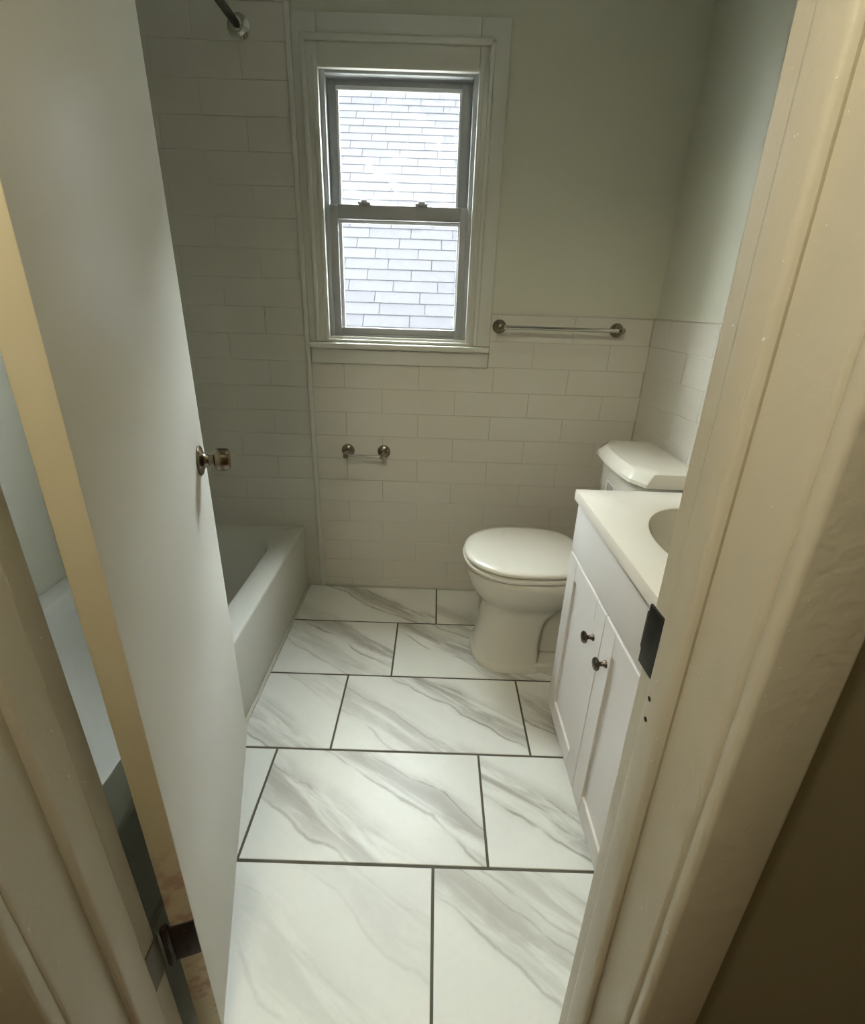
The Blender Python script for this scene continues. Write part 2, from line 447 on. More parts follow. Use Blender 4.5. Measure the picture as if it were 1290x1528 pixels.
# ------------------------------------------------------------------ window
win = empty('window_1', (-0.2275, 0, 1.05)); tag(win, 'double-hung aluminium window in a wide white casing', 'window', kind='structure')
def wb(name, dims, mat, bev=0.0, parent=win, seg=2):
    x0, x1, y0, y1, z0, z1 = dims
    off = Vector((-0.2275, 0, 1.05))
    cx = Vector(((x0+x1)/2, (y0+y1)/2, (z0+z1)/2))
    bm = bmesh.new(); box(bm, x0-cx.x, x1-cx.x, y0-cx.y, y1-cx.y, z0-cx.z, z1-cx.z, bev=bev, seg=seg)
    o = finish(name, bm, mat, parent, smooth=bev > 0, angle=35)
    o.location = cx - off - (wloc.get(parent.name, Vector((0, 0, 0))) if parent is not win else Vector((0, 0, 0)))
    wloc[o.name] = cx - off
    return o
wloc = {}
CX0, CX1 = -0.567, 0.137
# flat casing boards
wb('casing_side', (CX0, -0.487, -0.016, 0.002, 1.128, 2.126), 'trim', 0.003)
wb('casing_side', (0.041, CX1, -0.016, 0.002, 1.128, 2.126), 'trim', 0.003)
wb('casing_head', (-0.487, 0.041, -0.016, 0.002, 1.986, 2.126), 'trim', 0.003)
# raised moulding that frames the opening
wb('casing_moulding', (-0.541, -0.524, -0.026, -0.014, 1.128, 2.070), 'trim', 0.005, seg=3)
wb('casing_moulding', (0.072, 0.089, -0.026, -0.014, 1.128, 2.070), 'trim', 0.005, seg=3)
wb('casing_moulding', (-0.541, 0.089, -0.026, -0.014, 2.053, 2.072), 'trim', 0.005, seg=3)
wb('casing_moulding', (-0.505, -0.487, -0.021, -0.014, 1.128, 2.02), 'trim', 0.003)
wb('casing_moulding', (0.041, 0.057, -0.021, -0.014, 1.128, 2.02), 'trim', 0.003)
# bottom: inner sill, moulding, stool and apron
wb('inner_sill', (-0.487, 0.041, -0.010, 0.075, 1.128, 1.150), 'trim', 0.003)
wb('sill_moulding', (-0.500, 0.053, -0.024, -0.012, 1.128, 1.140), 'trim', 0.004, seg=3)
wb('stool', (CX0, CX1, -0.034, 0.0, 1.104, 1.127), 'trim', 0.006, seg=3)
wb('apron', (CX0+0.004, CX1-0.002, -0.018, 0.0, 1.047, 1.104), 'trim', 0.003)
# reveal lining between wall and frame
wb('reveal', (-0.500, -0.488, 0.0, 0.17, 1.14, 2.02), 'trim'); wb('reveal', (0.042, 0.045, 0.0, 0.17, 1.14, 2.02), 'trim'); wb('reveal', (-0.49, 0.043, 0.0, 0.17, 1.996, 2.02), 'trim')
wb('outer_sill', (-0.49, 0.043, 0.06, 0.20, 1.12, 1.149), 'aluminium', 0.003)
# aluminium master frame
wb('track', (-0.488, -0.470, 0.001, 0.070, 1.150, 1.996), 'aluminium', 0.002); wb('track', (0.026, 0.042, 0.001, 0.070, 1.150, 1.996), 'aluminium', 0.002)
wb('track', (-0.470, 0.026, 0.001, 0.070, 1.978, 1.996), 'aluminium', 0.002); wb('track', (-0.470, 0.026, 0.001, 0.070, 1.150, 1.158), 'aluminium', 0.002)
# upper sash (outer)
US = wb('upper_sash', (-0.4705, -0.437, 0.036, 0.058, 1.565, 1.976), 'aluminium', 0.003)
def sub(name, dims, mat, parent, bev=0.0):
    off = Vector((-0.2275, 0, 1.05)) + wloc[parent.name]
    x0, x1, y0, y1, z0, z1 = dims; c = Vector(((x0+x1)/2, (y0+y1)/2, (z0+z1)/2))
    bm = bmesh.new(); box(bm, x0-c.x, x1-c.x, y0-c.y, y1-c.y, z0-c.z, z1-c.z, bev=bev)
    o = finish(name, bm, mat, parent, smooth=bev > 0, angle=35); o.location = c - off
    return o
sub('stile', (-0.012, 0.0265, 0.036, 0.058, 1.565, 1.976), 'aluminium', US, 0.003)
sub('top_rail', (-0.437, -0.012, 0.036, 0.058, 1.955, 1.976), 'aluminium', US, 0.003)
sub('bottom_rail', (-0.437, -0.012, 0.036, 0.058, 1.565, 1.592), 'aluminium', US, 0.003)
sub('glazing_bead', (-0.440, -0.010, 0.030, 0.037, 1.944, 1.957), 'vinyl', US, 0.002)
sub('glazing_bead', (-0.440, -0.431, 0.032, 0.037, 1.59, 1.946), 'vinyl', US, 0.002); sub('glazing_bead', (-0.018, -0.010, 0.032, 0.037, 1.59, 1.946), 'vinyl', US, 0.002)
sub('pane', (-0.438, -0.011, 0.046, 0.050, 1.590, 1.956), 'glass_upper', US)
# lower sash (inner)
LS = wb('lower_sash', (-0.484, -0.443, 0.006, 0.030, 1.158, 1.604), 'aluminium', 0.003)
sub('stile', (0.000, 0.038, 0.006, 0.030, 1.158, 1.604), 'aluminium', LS, 0.003)
sub('meeting_rail', (-0.443, 0.000, 0.004, 0.032, 1.556, 1.604), 'aluminium', LS, 0.003)
sub('bottom_rail', (-0.443, 0.000, 0.006, 0.030, 1.158, 1.184), 'aluminium', LS, 0.003)
sub('glazing_bead', (-0.443, 0.0, 0.016, 0.024, 1.545, 1.557), 'vinyl', LS, 0.002); sub('glazing_bead', (-0.443, -0.430, 0.016, 0.024, 1.184, 1.545), 'vinyl', LS, 0.002)
sub('glazing_bead', (-0.006, 0.0, 0.016, 0.024, 1.184, 1.545), 'vinyl', LS, 0.002)
sub('pane', (-0.444, 0.001, 0.017, 0.021, 1.183, 1.557), 'glass_lower', LS)
for lx in (-0.345, -0.140):     # tilt latches on the meeting rail
    sub('tilt_latch', (lx-0.022, lx+0.022, -0.008, 0.016, 1.604, 1.611), 'aluminium', LS, 0.002)
    sub('tilt_latch', (lx-0.010, lx+0.012, -0.010, 0.006, 1.611, 1.617), 'aluminium', LS, 0.002)

# ------------------------------------------------------------------ doorway trim
def frame_piece(name, pieces, mat='jamb', bev=0.004, seg=3, parent=None):
    bm = bmesh.new()
    for d in pieces: box(bm, *d, bev=bev, seg=seg, xf=dw)
    return finish(name, bm, mat, parent, smooth=True, angle=60)
fr = empty('trim_4', dw((OPEN_W/2, JD/2, 0.0))); tag(fr, 'thickly painted old door frame with stops and hall casing', 'door frame', kind='structure')
def fpart(name, dims, **kw):
    o = frame_piece(name, [dims], **kw); o.parent = fr; o.matrix_parent_inverse = Matrix.Translation(-fr.location); return o
fpart('hinge_jamb', (-0.020, 0.0, 0.0, JD, 0.0, HEAD+0.02), bev=0.003)
fpart('strike_jamb', (OPEN_W, OPEN_W+0.020, 0.0, JD, 0.0, HEAD+0.02), bev=0.005)
fpart('head_jamb', (-0.001, OPEN_W+0.001, 0.0, JD, HEAD, HEAD+0.02), bev=0.003)
fpart('door_stop', (-0.004, 0.011, 0.035, 0.077, 0.001, HEAD), bev=0.005)
fpart('door_stop', (OPEN_W-0.011, OPEN_W+0.004, 0.035, 0.077, 0.001, HEAD), bev=0.0075)
fpart('door_stop', (0.0, OPEN_W, 0.035, 0.077, HEAD-0.011, HEAD+0.004), bev=0.005)
fpart('casing', (-0.075, -0.002, JD-0.002, JD+0.015, 0.0, HEAD+0.075), bev=0.004)
fpart('casing', (OPEN_W+0.002, OPEN_W+0.075, JD-0.002, JD+0.015, 0.0, HEAD+0.075), bev=0.006)
fpart('casing', (-0.002, OPEN_W+0.002, JD-0.002, JD+0.015, HEAD+0.002, HEAD+0.075), bev=0.004)
sp = fpart('strike_plate', (OPEN_W-0.0022, OPEN_W+0.001, -0.004, 0.030, 0.892, 0.972), mat='black_metal', bev=0.001); sp['label'] = 'blackened steel strike plate'
bm = bmesh.new(); box(bm, OPEN_W-0.0022, OPEN_W+0.0, -0.014, -0.003, 0.906, 0.955, bev=0.0008, xf=dw)
for v in bm.verts: v.co += Vector((0.004*max(0, (v.co.y+1.478)/0.012), 0, 0))
lp = finish('strike_lip', bm, 'black_metal', sp); lp.matrix_parent_inverse = sp.matrix_parent_inverse.copy(); lp.matrix_parent_inverse = Matrix.Identity(4)
for (uz, vz) in ((0.885, 0.047), (0.858, 0.049)):
    c = dw((OPEN_W-0.0112, vz, uz)); n = Vector((-DU.x, -DU.y, 0))
    h = mk_lathe('screw_hole', [(0.0028, -0.001), (0.0028, 0.0004)], c, n, 'hole', None, 10); h.parent = fr; h.matrix_parent_inverse = Matrix.Translation(-fr.location)
# jamb leaf of the lower and upper hinge
for hz in (0.285, 1.72):
    o = fpart('hinge_leaf', (-0.0005, 0.0022, -0.002, 0.031, hz, hz+0.086), mat='hinge_paint', bev=0.0012); o['label'] = 'paint-smeared steel hinge leaf'

# ------------------------------------------------------------------ door leaf
A = Vector((-0.4155, -1.4876)); DD = Vector((-0.300, 0.954)).normalized()
door = empty('door_1', (A.x, A.y, 0.0), math.atan2(DD.y, DD.x)); tag(door, 'open flat white slab door with metal knob, swung against the bathtub', 'door', kind='structure')
DLEN, DTH, DZ0, DZ1 = 0.660, 0.034, 0.028, 2.015
bm = bmesh.new(); box(bm, 0.0, DLEN, 0.0, DTH, DZ0, DZ1, bev=0.0022, seg=2)
slab = finish('slab', bm, ['door', 'door_edge'], door, smooth=True, angle=30)
for p in slab.data.polygons:
    if p.normal.x < -0.6: p.material_index = 1
for s, base in ((-1, 0.0), (1, DTH)):
    ro = mk_lathe('rosette', [(0.0, 0.0), (0.033, 0.0), (0.034, 0.003), (0.031, 0.006), (0.019, 0.010), (0.0145, 0.014), (0.0135, 0.021), (0.0, 0.021)], (0.583, base, 0.934), (0, s, 0), 'knob_bronze', door, 32)
    mk_lathe('knob', [(0.0, 0.018), (0.0118, 0.018), (0.0118, 0.031), (0.021, 0.033), (0.0252, 0.036), (0.0262, 0.045), (0.0255, 0.056), (0.0238, 0.0625), (0.020, 0.064), (0.0, 0.0645)], (0.583, base, 0.934), (0, s, 0), 'knob_bronze', ro, 32)
mk_box('latch_plate', (DLEN-0.0005, DLEN+0.0015, 0.006, 0.028, 0.905, 0.963), 'nickel', door)
for hz in (0.285, 1.72):
    hg = mk_box('hinge', (-0.0018, 0.001, 0.001, DTH+0.002, hz, hz+0.086), 'hinge_dark', door, bev=0.0006); hg['label'] = 'dark rusty hinge leaf let into the door edge'
    mk_lathe('hinge_knuckle', [(0.0, -0.004), (0.004, -0.004), (0.0065, 0.0), (0.0065, 0.028), (0.0058, 0.0285), (0.0065, 0.029), (0.0065, 0.057), (0.0058, 0.0575), (0.0065, 0.058), (0.0065, 0.086), (0.004, 0.09), (0.0, 0.09)], (-0.001, DTH+0.008, hz), (0, 0, 1), 'hinge_dark', hg, 14)
    for zz in (0.018, 0.068): mk_lathe('hinge_screw', [(0.0, 0.0), (0.0038, 0.0), (0.003, 0.0012), (0.0, 0.0014)], (-0.0017, 0.017, hz+zz), (-1, 0, 0), 'hinge_dark', hg, 10)

# ------------------------------------------------------------------ bathtub
TX0, TX1, TY0, TY1, TZ = XL+0.010, -0.648, -1.488, -0.0095, 0.313
tub = empty('bathtub', ((TX0+TX1)/2, (TY0+TY1)/2, 0)); tag(tub, 'white built-in bathtub with flat front apron behind the open door', 'bathtub')
def rrect(x0, x1, y0, y1, r, z, n=8):
    pts = []
    for (cx, cy, a0) in ((x1-r, y1-r, 0), (x0+r, y1-r, 90), (x0+r, y0+r, 180), (x1-r, y0+r, 270)):
        for i in range(n+1):
            a = math.radians(a0 + 90*i/n); pts.append(Vector((cx+r*math.cos(a), cy+r*math.sin(a), z)))
    return pts
off = tub.location
def shift(r): return [p - off for p in r]
bm = bmesh.new()
rings = [rrect(TX0, TX1, TY0, TY1, 0.004, 0.0), rrect(TX0, TX1, TY0, TY1, 0.004, TZ-0.012), rrect(TX0, TX1-0.002, TY0, TY1, 0.006, TZ-0.004), rrect(TX0+0.001, TX1-0.009, TY0+0.001, TY1-0.001, 0.010, TZ),
         rrect(TX0+0.072, TX1-0.088, TY0+0.085, TY1-0.085, 0.14, TZ), rrect(TX0+0.077, TX1-0.094, TY0+0.092, TY1-0.092, 0.14, TZ-0.005), rrect(TX0+0.082, TX1-0.102, TY0+0.10, TY1-0.10, 0.14, TZ-0.02),
         rrect(TX0+0.10, TX1-0.125, TY0+0.13, TY1-0.15, 0.15, TZ-0.15), rrect(TX0+0.13, TX1-0.155, TY0+0.17, TY1-0.22, 0.15, TZ-0.25), rrect(TX0+0.18, TX1-0.21, TY0+0.23, TY1-0.29, 0.12, TZ-0.275)]
loft(bm, [shift(r) for r in rings], cap0=True, cap1=True)
finish('tub_shell', bm, 'tub', tub, smooth=True, angle=60)
bm = bmesh.new(); box(bm, TX1-0.001-off.x, TX1+0.0125-off.x, TY0-off.y, TY1-off.y, 0.0002, 0.009, bev=0.004)
finish('caulk_bead', bm, 'caulk', tub, smooth=True)
mk_lathe('drain', [(0.0, 0), (0.028, 0), (0.030, 0.003), (0.02, 0.005), (0.0, 0.005)], (0.0, -0.42, TZ-0.275), (0, 0, 1), 'chrome', tub)

# ------------------------------------------------------------------ toilet
TCY = -0.400
toilet = empty('toilet', (0.40, TCY, 0)); tag(toilet, 'white two-piece toilet with closed lid between window wall and vanity', 'toilet')
def egg(xf, xr, b, z, n=56, pw=2.3, skew=0.0, rear=0.9):
    """superellipse plan section, front at xf, rear at xr; rear half can be squarer"""
    cx = xf + (xr-xf)*0.5 + skew; pts = []
    for i in range(n):
        t = 2*math.pi*i/n; c, s = math.cos(t), math.sin(t)
        a = (xr-cx) if c > 0 else (cx-xf)
        e = 2.0/pw if c < 0 else 2.0/(pw+rear)
        pts.append(Vector((cx + a*math.copysign(abs(c)**e, c) - 0.40, b*math.copysign(abs(s)**(2.0/pw if c < 0 else e), s), z)))
    return pts
bm = bmesh.new()
S = [(0.000, .104, .358, .146), (0.016, .104, .358, .146), (0.024, .110, .354, .139), (0.034, .115, .352, .134), (0.12, .128, .350, .122), (0.195, .138, .362, .112), (0.225, .139, .385, .111), (0.245, .134, .41, .117),
     (0.27, .118, .455, .136), (0.30, .095, .488, .158), (0.33, .078, .512, .174), (0.36, .068, .526, .184), (0.385, .0635, .532, .189), (0.402, .064, .533, .189), (0.408, .070, .528, .184)]
loft(bm, [egg(xf, xr, b, z, rear=(9.0 if z < 0.2 else 9.0-8.1*min(1, (z-0.2)/0.07))) for z, xf, xr, b in S])
bowl = finish('bowl', bm, 'china', toilet, smooth=True, angle=60)
bm = bmesh.new()
loft(bm, [rr for rr in [[Vector((x-0.40, y, z)) for (x, y) in pl] for z, pl in
     ((0.0, [(.30, -.14), (.64, -.12), (.64, .12), (.30, .14)]), (0.026, [(.30, -.14), (.64, -.12), (.64, .12), (.30, .14)]), (0.036, [(.30, -.132), (.632, -.112), (.632, .112), (.30, .132)]))]])
finish('foot_flange', bm, 'china', toilet, smooth=False)
bm = bmesh.new(); box(bm, .33-.40, .60-.40, -.078, .078, 0.03, 0.36, bev=0.03, seg=4)
finish('trapway', bm, 'china', toilet, smooth=True, angle=60)
bm = bmesh.new(); box(bm, .44-.40, .745-.40, -.165, .165, 0.30, 0.416, bev=0.028, seg=4)
finish('tank_deck', bm, 'china', toilet, smooth=True, angle=60)
for sy in (-1, 1):
    mk_lathe('bolt_cap', [(0.0, 0), (0.013, 0), (0.013, 0.006), (0.009, 0.014), (0.0, 0.017)], (0.07, sy*0.108, 0.035), (0, 0, 1), 'china', toilet, 16)
bm = bmesh.new()
loft(bm, [egg(.066, .470, .178, .408, pw=2.25), egg(.056, .478, .188, .4125, pw=2.25), egg(.053, .480, .191, .418, pw=2.25), egg(.055, .478, .189, .4255, pw=2.25), egg(.066, .470, .178, .4285, pw=2.25)])
finish('seat', bm, 'seat', toilet, smooth=True, angle=50)
bm = bmesh.new()
loft(bm, [egg(.070, .482, .174, .4290, pw=2.25), egg(.062, .488, .182, .4325, pw=2.25), egg(.058, .490, .186, .437, pw=2.25), egg(.059, .490, .185, .444, pw=2.25), egg(.067, .484, .178, .4495, pw=2.25), egg(.09, .466, .158, .4525, pw=2.2), egg(.16, .42, .09, .4542, pw=2.2)])
finish('lid', bm, 'seat', toilet, smooth=True, angle=50)
for sy in (-1, 1):
    bm = bmesh.new(); box(bm, .470-.40, .515-.40, sy*0.075-0.022, sy*0.075+0.022, 0.412, 0.446, bev=0.008, seg=3)
    finish('lid_hinge', bm, 'seat', toilet, smooth=True)
def tank_sec(xf, xr, hw, ch, z, bow=0.012):
    """tank plan: bowed front, chamfered front corners"""
    pts = []
    n = 8
    pts += [(xr, -hw*0.97), (xr, hw*0.97)]
    pts += [(xr-0.02, hw), (xf+ch*0.85, hw)]
    pts += [(xf+ch*0.78, hw-ch*0.05), (xf+ch*0.10, hw-ch*1.30), (xf, hw-ch*1.45)]
    for i in range(1, n):
        t = i/n; y = (hw-ch*1.45)*(1-2*t)
        pts.append((xf-bow*(1-(1-2*t)**2), y))
    pts += [(xf, -(hw-ch*1.45)), (xf+ch*0.10, -(hw-ch*1.30)), (xf+ch*0.78, -(hw-ch*0.05)), (xf+ch*0.85, -hw), (xr-0.02, -hw)]
    return [Vector((x-0.40, y, z)) for x, y in pts]
bm = bmesh.new()
loft(bm, [tank_sec(.590, .735, .155, .035, .414), tank_sec(.580, .740, .168, .035, .43), tank_sec(.572, .748, .182, .035, .55), tank_sec(.562, .752, .193, .035, .778)])
finish('tank', bm, 'china', toilet, smooth=True, angle=35)
bm = bmesh.new()
loft(bm, [tank_sec(.549, .757, .205, .036, .776), tank_sec(.541, .760, .211, .038, .781), tank_sec(.543, .760, .210, .038, .792), tank_sec(.558, .756, .199, .042, .812), tank_sec(.566, .753, .193, .043, .819), tank_sec(.592, .740, .17, .045, .8225)])
finish('tank_lid', bm, 'china', toilet, smooth=True, angle=28)
bm = bmesh.new(); box(bm, .5525-.40, .5565-.40, -0.035, 0.045, .655, .716)
lb = finish('label', bm, 'label', toilet); lb['label'] = 'small grey and white printed sticker'

# ------------------------------------------------------------------ vanity
VX0, VY0, VY1, VTOP = 0.340, -1.330, -0.715, 0.811
van = empty('vanity_cabinet', ((VX0+XR)/2, (VY0+VY1)/2, 0)); tag(van, 'white shaker vanity cabinet with two doors and round dark knobs', 'cabinet')
vo = van.location
def vb(name, d, mat='vanity', bev=0.0015, parent=van, o=None):
    bm = bmesh.new(); q = vo if o is None else o
    box(bm, d[0]-q.x, d[1]-q.x, d[2]-q.y, d[3]-q.y, d[4], d[5], bev=bev)
    return finish(name, bm, mat, parent, smooth=True, angle=35)
bm = bmesh.new()
for d in ((VX0+0.020, XR-0.009, VY0+0.004, VY0+0.020, 0.045, VTOP-0.0305), (VX0+0.020, XR-0.009, VY1-0.020, VY1-0.004, 0.045, VTOP-0.0305), (VX0+0.020, XR-0.009, VY0+0.020, VY1-0.020, 0.045, 0.061), (XR-0.021, XR-0.009, VY0+0.020, VY1-0.020, 0.061, VTOP-0.0305), (VX0+0.020, VX0+0.036, VY0+0.020, VY1-0.020, 0.60, VTOP-0.0305)):
    box(bm, d[0]-vo.x, d[1]-vo.x, d[2]-vo.y, d[3]-vo.y, d[4], d[5])
finish('body', bm, 'vanity', van)
vb('toe_kick', (VX0+0.055, XR-0.009, VY0+0.01, VY1-0.01, 0.0, 0.047))
vb('drawer_front', (VX0+0.002, VX0+0.020, VY0+0.003, VY1-0.003, 0.630, VTOP-0.034), bev=0.002)
VMID = (VY0+VY1)/2
def shaker(y0, y1, knob_y):
    z0, z1 = 0.050, 0.622; sw = 0.062
    bm = bmesh.new(); xa, xb = VX0+0.002, VX0+0.020
    for d in ((y0, y0+sw, z0, z1), (y1-sw, y1, z0, z1), (y0+sw, y1-sw, z0, z0+sw), (y0+sw, y1-sw, z1-sw, z1)):
        box(bm, xa-vo.x, xb-vo.x, d[0]-vo.y, d[1]-vo.y, d[2], d[3], bev=0.0012, seg=1)
    dr = finish('door', bm, 'vanity', van, smooth=False)
    vb('door_panel', (xa+0.007, xb-0.001, y0+sw-0.004, y1-sw+0.004, z0+sw-0.004, z1-sw+0.004), parent=dr, bev=0)
    kb = mk_lathe('knob', [(0.0, 0.0), (0.009, 0.0), (0.0085, 0.003), (0.0055, 0.006), (0.005, 0.014), (0.009, 0.017), (0.0145, 0.020), (0.0155, 0.024), (0.0125, 0.028), (0.0, 0.030)], (xa-vo.x, knob_y-vo.y, 0.523), (-1, 0, 0), 'knob_dark', dr, 24)
    kb['label'] = 'round brushed dark metal knob'
shaker(VY0+0.004, VMID-0.0012, VMID-0.046)
shaker(VMID+0.0012, VY1-0.004, VMID+0.046)
# one-piece top with moulded oval basin
top = empty('sink_countertop', ((VX0+XR)/2, VMID, VTOP)); tag(top, 'glossy white one-piece vanity top with sunken oval basin', 'sink')
to = top.location
TXa, TXb, TYa, TYb = VX0-0.008, XR-0.0095, VY0-0.004, VY1+0.006
BCX, BCY, BA, BB = 0.575, VMID+0.0, 0.150, 0.205
NS = 64
def oval(a, b, z, ox=0.0): return [Vector((BCX+ox+a*math.cos(2*math.pi*i/NS)-to.x, BCY+b*math.sin(2*math.pi*i/NS)-to.y, z-to.z)) for i in range(NS)]
def rect_ring(x0, x1, y0, y1, z):
    pts = []
    for i in range(NS):
        t = 2*math.pi*i/NS; dx, dy = math.cos(t)*BA, math.sin(t)*BB
        k = min(((x1-BCX)/dx if dx > 1e-9 else 1e9), ((x0-BCX)/dx if dx < -1e-9 else 1e9), ((y1-BCY)/dy if dy > 1e-9 else 1e9), ((y0-BCY)/dy if dy < -1e-9 else 1e9))
        pts.append([BCX+dx*k, BCY+dy*k])
    for cx_, cy_ in ((x0, y0), (x0, y1), (x1, y0), (x1, y1)):      # snap the nearest ring point to each corner
        j = min(range(NS), key=lambda q: (pts[q][0]-cx_)**2+(pts[q][1]-cy_)**2); pts[j] = [cx_, cy_]
    return [Vector((x-to.x, y-to.y, z-to.z)) for x, y in pts]
bm = bmesh.new()
b = 0.004
loft(bm, [rect_ring(TXa, TXb, TYa, TYb, VTOP-0.030), rect_ring(TXa, TXb, TYa, TYb, VTOP-b), rect_ring(TXa+b*0.3, TXb, TYa+b*0.3, TYb-b*0.3, VTOP-b*0.3), rect_ring(TXa+b, TXb, TYa+b, TYb-b, VTOP), oval(BA+0.006, BB+0.006, VTOP), oval(BA, BB, VTOP-0.003)], cap0=False, cap1=False)
finish('counter_slab', bm, 'marble_top', top, smooth=True, angle=40)
bm = bmesh.new()
loft(bm, [oval(BA, BB, VTOP-0.003), oval(BA-0.006, BB-0.006, VTOP-0.012), oval(BA-0.018, BB-0.02, VTOP-0.05), oval(BA-0.045, BB-0.055, VTOP-0.095), oval(BA-0.085, BB-0.11, VTOP-0.118), oval(0.03, 0.035, VTOP-0.124)], cap0=False, cap1=True)
finish('basin', bm, 'basin', top, smooth=True, angle=60)
mk_lathe('drain', [(0.0, 0.0), (0.022, 0.0), (0.023, 0.003), (0.015, 0.004), (0.0, 0.004)], (BCX-to.x, BCY-to.y, -0.124), (0, 0, 1), 'chrome', top)

# ------------------------------------------------------------------ towel bar, paper holder, shower rod
tb = empty('towel_bar', (0.398, -0.0085, 1.205)); tag(tb, 'long chrome towel bar on the tile beside the window casing', 'towel bar')
for sx in (-1, 1):
    p = mk_lathe('mounting_post', [(0.0, 0.0), (0.0265, 0.0), (0.0265, 0.004), (0.022, 0.011), (0.013, 0.017), (0.0105, 0.03), (0.0105, 0.052), (0.0125, 0.060), (0.011, 0.068), (0.0, 0.071)], (sx*0.227, 0, 0), (0, -1, 0), 'nickel', tb, 28)
bm = bmesh.new(); lathe(bm, [(0.0075, -0.222), (0.0075, 0.222)], (0, -0.056, 0), (1, 0, 0), 16)
finish('bar', bm, 'chrome', tb, smooth=True)
tp = empty('toilet_paper_holder', (-0.3565, -0.0085, 0.684)); tag(tp, 'short empty chrome toilet paper holder on the tile below the window', 'paper holder')
for sx in (-1, 1):
    mk_lathe('mounting_plate', [(0.0, 0.0), (0.0275, 0.0), (0.0275, 0.004), (0.024, 0.010), (0.012, 0.014), (0.0, 0.014)], (sx*0.0765, 0, 0), (0, -1, 0), 'nickel', tp, 28)
    bm = bmesh.new(); sweep_tube(bm, [(sx*0.0765, -0.008, 0.0), (sx*0.0765, -0.03, -0.001), (sx*0.0765, -0.048, -0.004), (sx*0.0765, -0.058, -0.006), (sx*0.0765, -0.066, -0.007)], 0.0105, 16)
    finish('arm', bm, 'nickel', tp, smooth=True)
bm = bmesh.new(); lathe(bm, [(0.0062, -0.072), (0.0062, 0.072)], (0, -0.058, -0.006), (1, 0, 0), 16)
finish('roller', bm, 'chrome', tp, smooth=True)
sr = empty('shower_rod', (-0.734, -0.0085, 2.083)); tag(sr, 'dark shower curtain rod above the bathtub ending in a round flange', 'curtain rod')
bm = bmesh.new(); lathe(bm, [(0.0125, 0.004), (0.0125, 1.478)], (0, 0, 0), (0, -1, 0), 20); finish('rod', bm, 'dark_metal', sr, smooth=True)
for y, s in ((0.0, -1), (-1.486, 1)):
    fl = mk_lathe('flange', [(0.0, 0.0), (0.036, 0.0), (0.036, 0.004), (0.031, 0.008), (0.020, 0.014), (0.0175, 0.026), (0.014, 0.027), (0.0, 0.027)], (0, y, 0), (0, s, 0), 'chrome', sr, 28)
    mk_lathe('flange_screw', [(0.0, 0.0), (0.004, 0.0), (0.003, 0.002), (0.0, 0.002)], (-0.026, y, 0.0), (0, s, 0), 'hole', fl, 10) if False else None

# ------------------------------------------------------------------ bathroom fill light, added out of view to lift the walls
cl = empty('added_fill_light', (0.05, -0.85, CEIL)); tag(cl, 'unseen white can downlight added on the bathroom ceiling as fill light', 'light')
mk_lathe('can', [(0.0, 0.0), (0.098, 0.0), (0.098, 0.120), (0.092, 0.122), (0.090, 0.118), (0.088, 0.012), (0.0, 0.012)], (0, 0, -0.0005), (0, 0, -1), 'vinyl', cl, 40)
mk_lathe('lens', [(0.0, 0.0), (0.080, 0.0), (0.078, 0.006), (0.0, 0.008)], (0, 0, -0.014), (0, 0, -1), 'fill_glow', cl, 40)

# ------------------------------------------------------------------ hall
HY0, HX0, HX1 = -3.0, -1.35, 1.20
hf = mk_box('floor_hall', (HX0, HX1, HY0, -1.601, -0.08, 0.0), 'hall_floor'); tag(hf, 'brown wooden hall floor outside the bathroom door', 'floor', kind='structure')
hc = mk_box('ceiling_hall', (HX0, HX1, HY0, -1.661, CEIL, CEIL+0.1), 'ceiling'); tag(hc, 'white ceiling of the hall outside the bathroom', 'ceiling', kind='structure')
w = mk_box('wall_hall_left', (HX0-0.1, HX0, HY0-0.1, -1.55, -0.08, CEIL+0.1), 'hall_wall'); tag(w, 'brown painted hall wall on the hinge side', 'wall', kind='structure')
w = mk_box('wall_hall_right', (HX1, HX1+0.1, HY0-0.1, -1.45, -0.08, CEIL+0.1), 'hall_wall'); tag(w, 'brown painted hall wall on the strike side', 'wall', kind='structure')
w = mk_box('wall_hall_back', (HX0, HX1, HY0-0.1, HY0, -0.08, CEIL+0.1), 'hall_wall'); tag(w, 'brown painted wall across the hall from the bathroom', 'wall', kind='structure')
bm = bmesh.new()
for d in ((-1.0, -0.012, JD-0.001, JD+0.004, -0.08, CEIL+0.1), (OPEN_W+0.012, 1.80, JD-0.001, JD+0.004, -0.08, CEIL+0.1), (-0.012, OPEN_W+0.012, JD-0.001, JD+0.004, HEAD+0.012, CEIL+0.1)):
    box(bm, *d, xf=f_nolean)
w = finish('wall_hall_front', bm, 'hall_wall'); tag(w, 'brown painted hall side of the doorway wall', 'wall', kind='structure')
lamp = empty('hall_ceiling_light', (-0.40, -1.93, CEIL)); tag(lamp, 'small warm glass globe light hanging from the hall ceiling', 'light')
mk_lathe('canopy', [(0.0, 0.0), (0.065, 0.0), (0.065, 0.012), (0.045, 0.03), (0.012, 0.04), (0.012, 0.2), (0.03, 0.21), (0.03, 0.235), (0.0, 0.235)], (0, 0, -0.001), (0, 0, -1), 'nickel', lamp)
bm = bmesh.new(); bmesh.ops.create_uvsphere(bm, u_segments=32, v_segments=16, radius=0.065)
for v in bm.verts: v.co.z += -0.295
finish('globe', bm, 'lamp_glow', lamp, smooth=True)

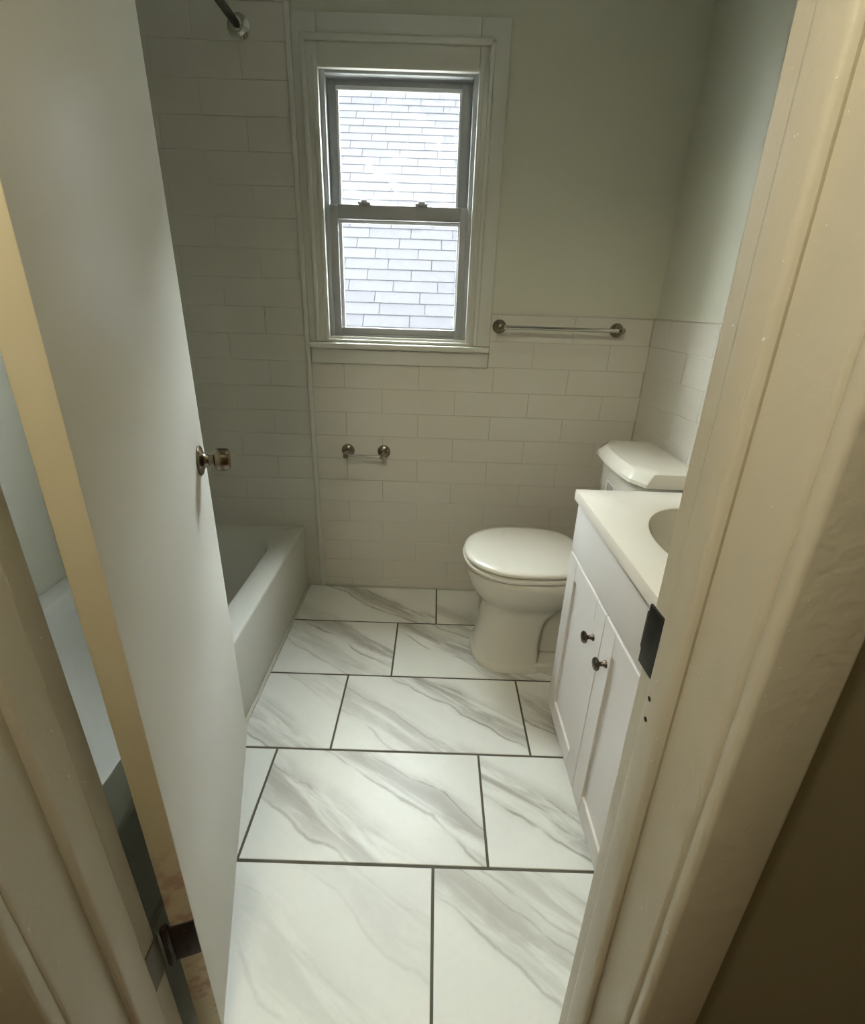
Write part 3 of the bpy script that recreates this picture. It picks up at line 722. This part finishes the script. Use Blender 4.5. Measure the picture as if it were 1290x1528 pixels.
# ------------------------------------------------------------------ neighbouring house seen through the window
RY = 2.50                                    # roof crosses camera height here, 45 degree slope
ground = mk_box('ground', (-9, 9, 0.6, 14, -3.3, -3.2), 'ground'); tag(ground, 'ground between the houses far below the window', 'ground', kind='structure')
nh = empty('neighbouring_house', (-0.6, RY+1.5, -3.2)); tag(nh, 'steep pale grey shingled roof of the next house seen through the window', 'house')
no = nh.location
C45 = math.sqrt(0.5)
def roof_pt(x, s, n):                        # s: distance up the slope from camera height, n: height above deck
    return Vector((x, RY + s*C45 - n*C45, CAM.z + s*C45 + n*C45)) - no
S_LO, S_HI = -1.6, 5.75
bm = bmesh.new()
vsq = [bm.verts.new(roof_pt(x, s, n)) for n in (-0.06, 0.0) for s in (S_LO, S_HI) for x in (-6, 5)]
for f in [(0, 2, 3, 1), (4, 5, 7, 6), (0, 1, 5, 4), (2, 6, 7, 3), (0, 4, 6, 2), (1, 3, 7, 5)]: bm.faces.new([vsq[i] for i in f])
deck = finish('roof_deck', bm, 'roof_deck', nh)
top_y = RY + S_HI*C45; top_z = CAM.z + S_HI*C45
bm = bmesh.new()
vsq = [bm.verts.new(Vector((x, y, z)) - no) for (y, z) in ((top_y, top_z), (top_y+4.5, top_z-4.5), (top_y+4.5, top_z-4.56), (top_y, top_z-0.07)) for x in (-6, 5)]
for f in [(0, 1, 3, 2), (2, 3, 5, 4), (4, 5, 7, 6), (6, 7, 1, 0), (0, 2, 4, 6), (1, 7, 5, 3)]: bm.faces.new([vsq[i] for i in f])
finish('roof_back_slope', bm, 'roof_deck', nh)
bm = bmesh.new(); box(bm, -5.6-no.x, 4.6-no.x, RY+S_LO*C45+0.35-no.y, RY+S_LO*C45+0.6-no.y, 0.0, 3.2+CAM.z+S_LO*C45+0.22)
finish('house_wall', bm, 'house_wall', nh)
LC = 0.136                                   # exposed course
sh_w = 0.40
me_sh = None
def shingle_mesh(w):
    bm = bmesh.new()
    # tapered tab: thicker at its lower edge, lies on the course below
    co = [(-w/2, 0, 0.0), (w/2, 0, 0.0), (w/2, LC+0.03, 0.0), (-w/2, LC+0.03, 0.0), (-w/2, 0, 0.014), (w/2, 0, 0.014), (w/2, LC+0.03, 0.003), (-w/2, LC+0.03, 0.003)]
    v = [bm.verts.new(c) for c in co]
    for f in [(0, 3, 2, 1), (4, 5, 6, 7), (0, 1, 5, 4), (2, 3, 7, 6), (0, 4, 7, 3), (1, 2, 6, 5)]: bm.faces.new([v[i] for i in f])
    bmesh.ops.recalc_face_normals(bm, faces=bm.faces)
    me = bpy.data.meshes.new('shingle'); bm.to_mesh(me); bm.free(); me.materials.append(M['shingle']); return me
me_sh = shingle_mesh(sh_w-0.006)
N_COURSE = 31
for i in range(N_COURSE):
    s = -0.55 + i*LC
    o0 = [0.0, 0.17, 0.31, 0.09][i % 4] + random.uniform(-0.03, 0.03)
    for j in range(9):
        x = -2.45 + o0 + j*sh_w
        o = bpy.data.objects.new('shingle', me_sh); COL.objects.link(o); o.parent = nh
        o.location = roof_pt(x, s, 0.001 + random.uniform(0, 0.002)); o.rotation_euler = (math.radians(45), 0, 0)
# beyond the counted shingles the slope carries on as plain courses
bm = bmesh.new()
for i in range(-7, 38):
    s = -0.55 + i*LC
    rngs = [(-6, -2.62), (1.32, 5)] if 0 <= i < N_COURSE else [(-6, 5)]
    if s + LC > S_HI - 0.02: continue
    for xa, xb in rngs:
        a = [roof_pt(xa, s, 0.0145), roof_pt(xb, s, 0.0145), roof_pt(xb, s+LC, 0.004), roof_pt(xa, s+LC, 0.004), roof_pt(xa, s, 0.001), roof_pt(xb, s, 0.001)]
        v = [bm.verts.new(p) for p in a]
        bm.faces.new((v[0], v[1], v[2], v[3])); bm.faces.new((v[4], v[5], v[1], v[0]))
so = finish('shingle_courses', bm, 'shingle', nh); so['kind'] = 'stuff'
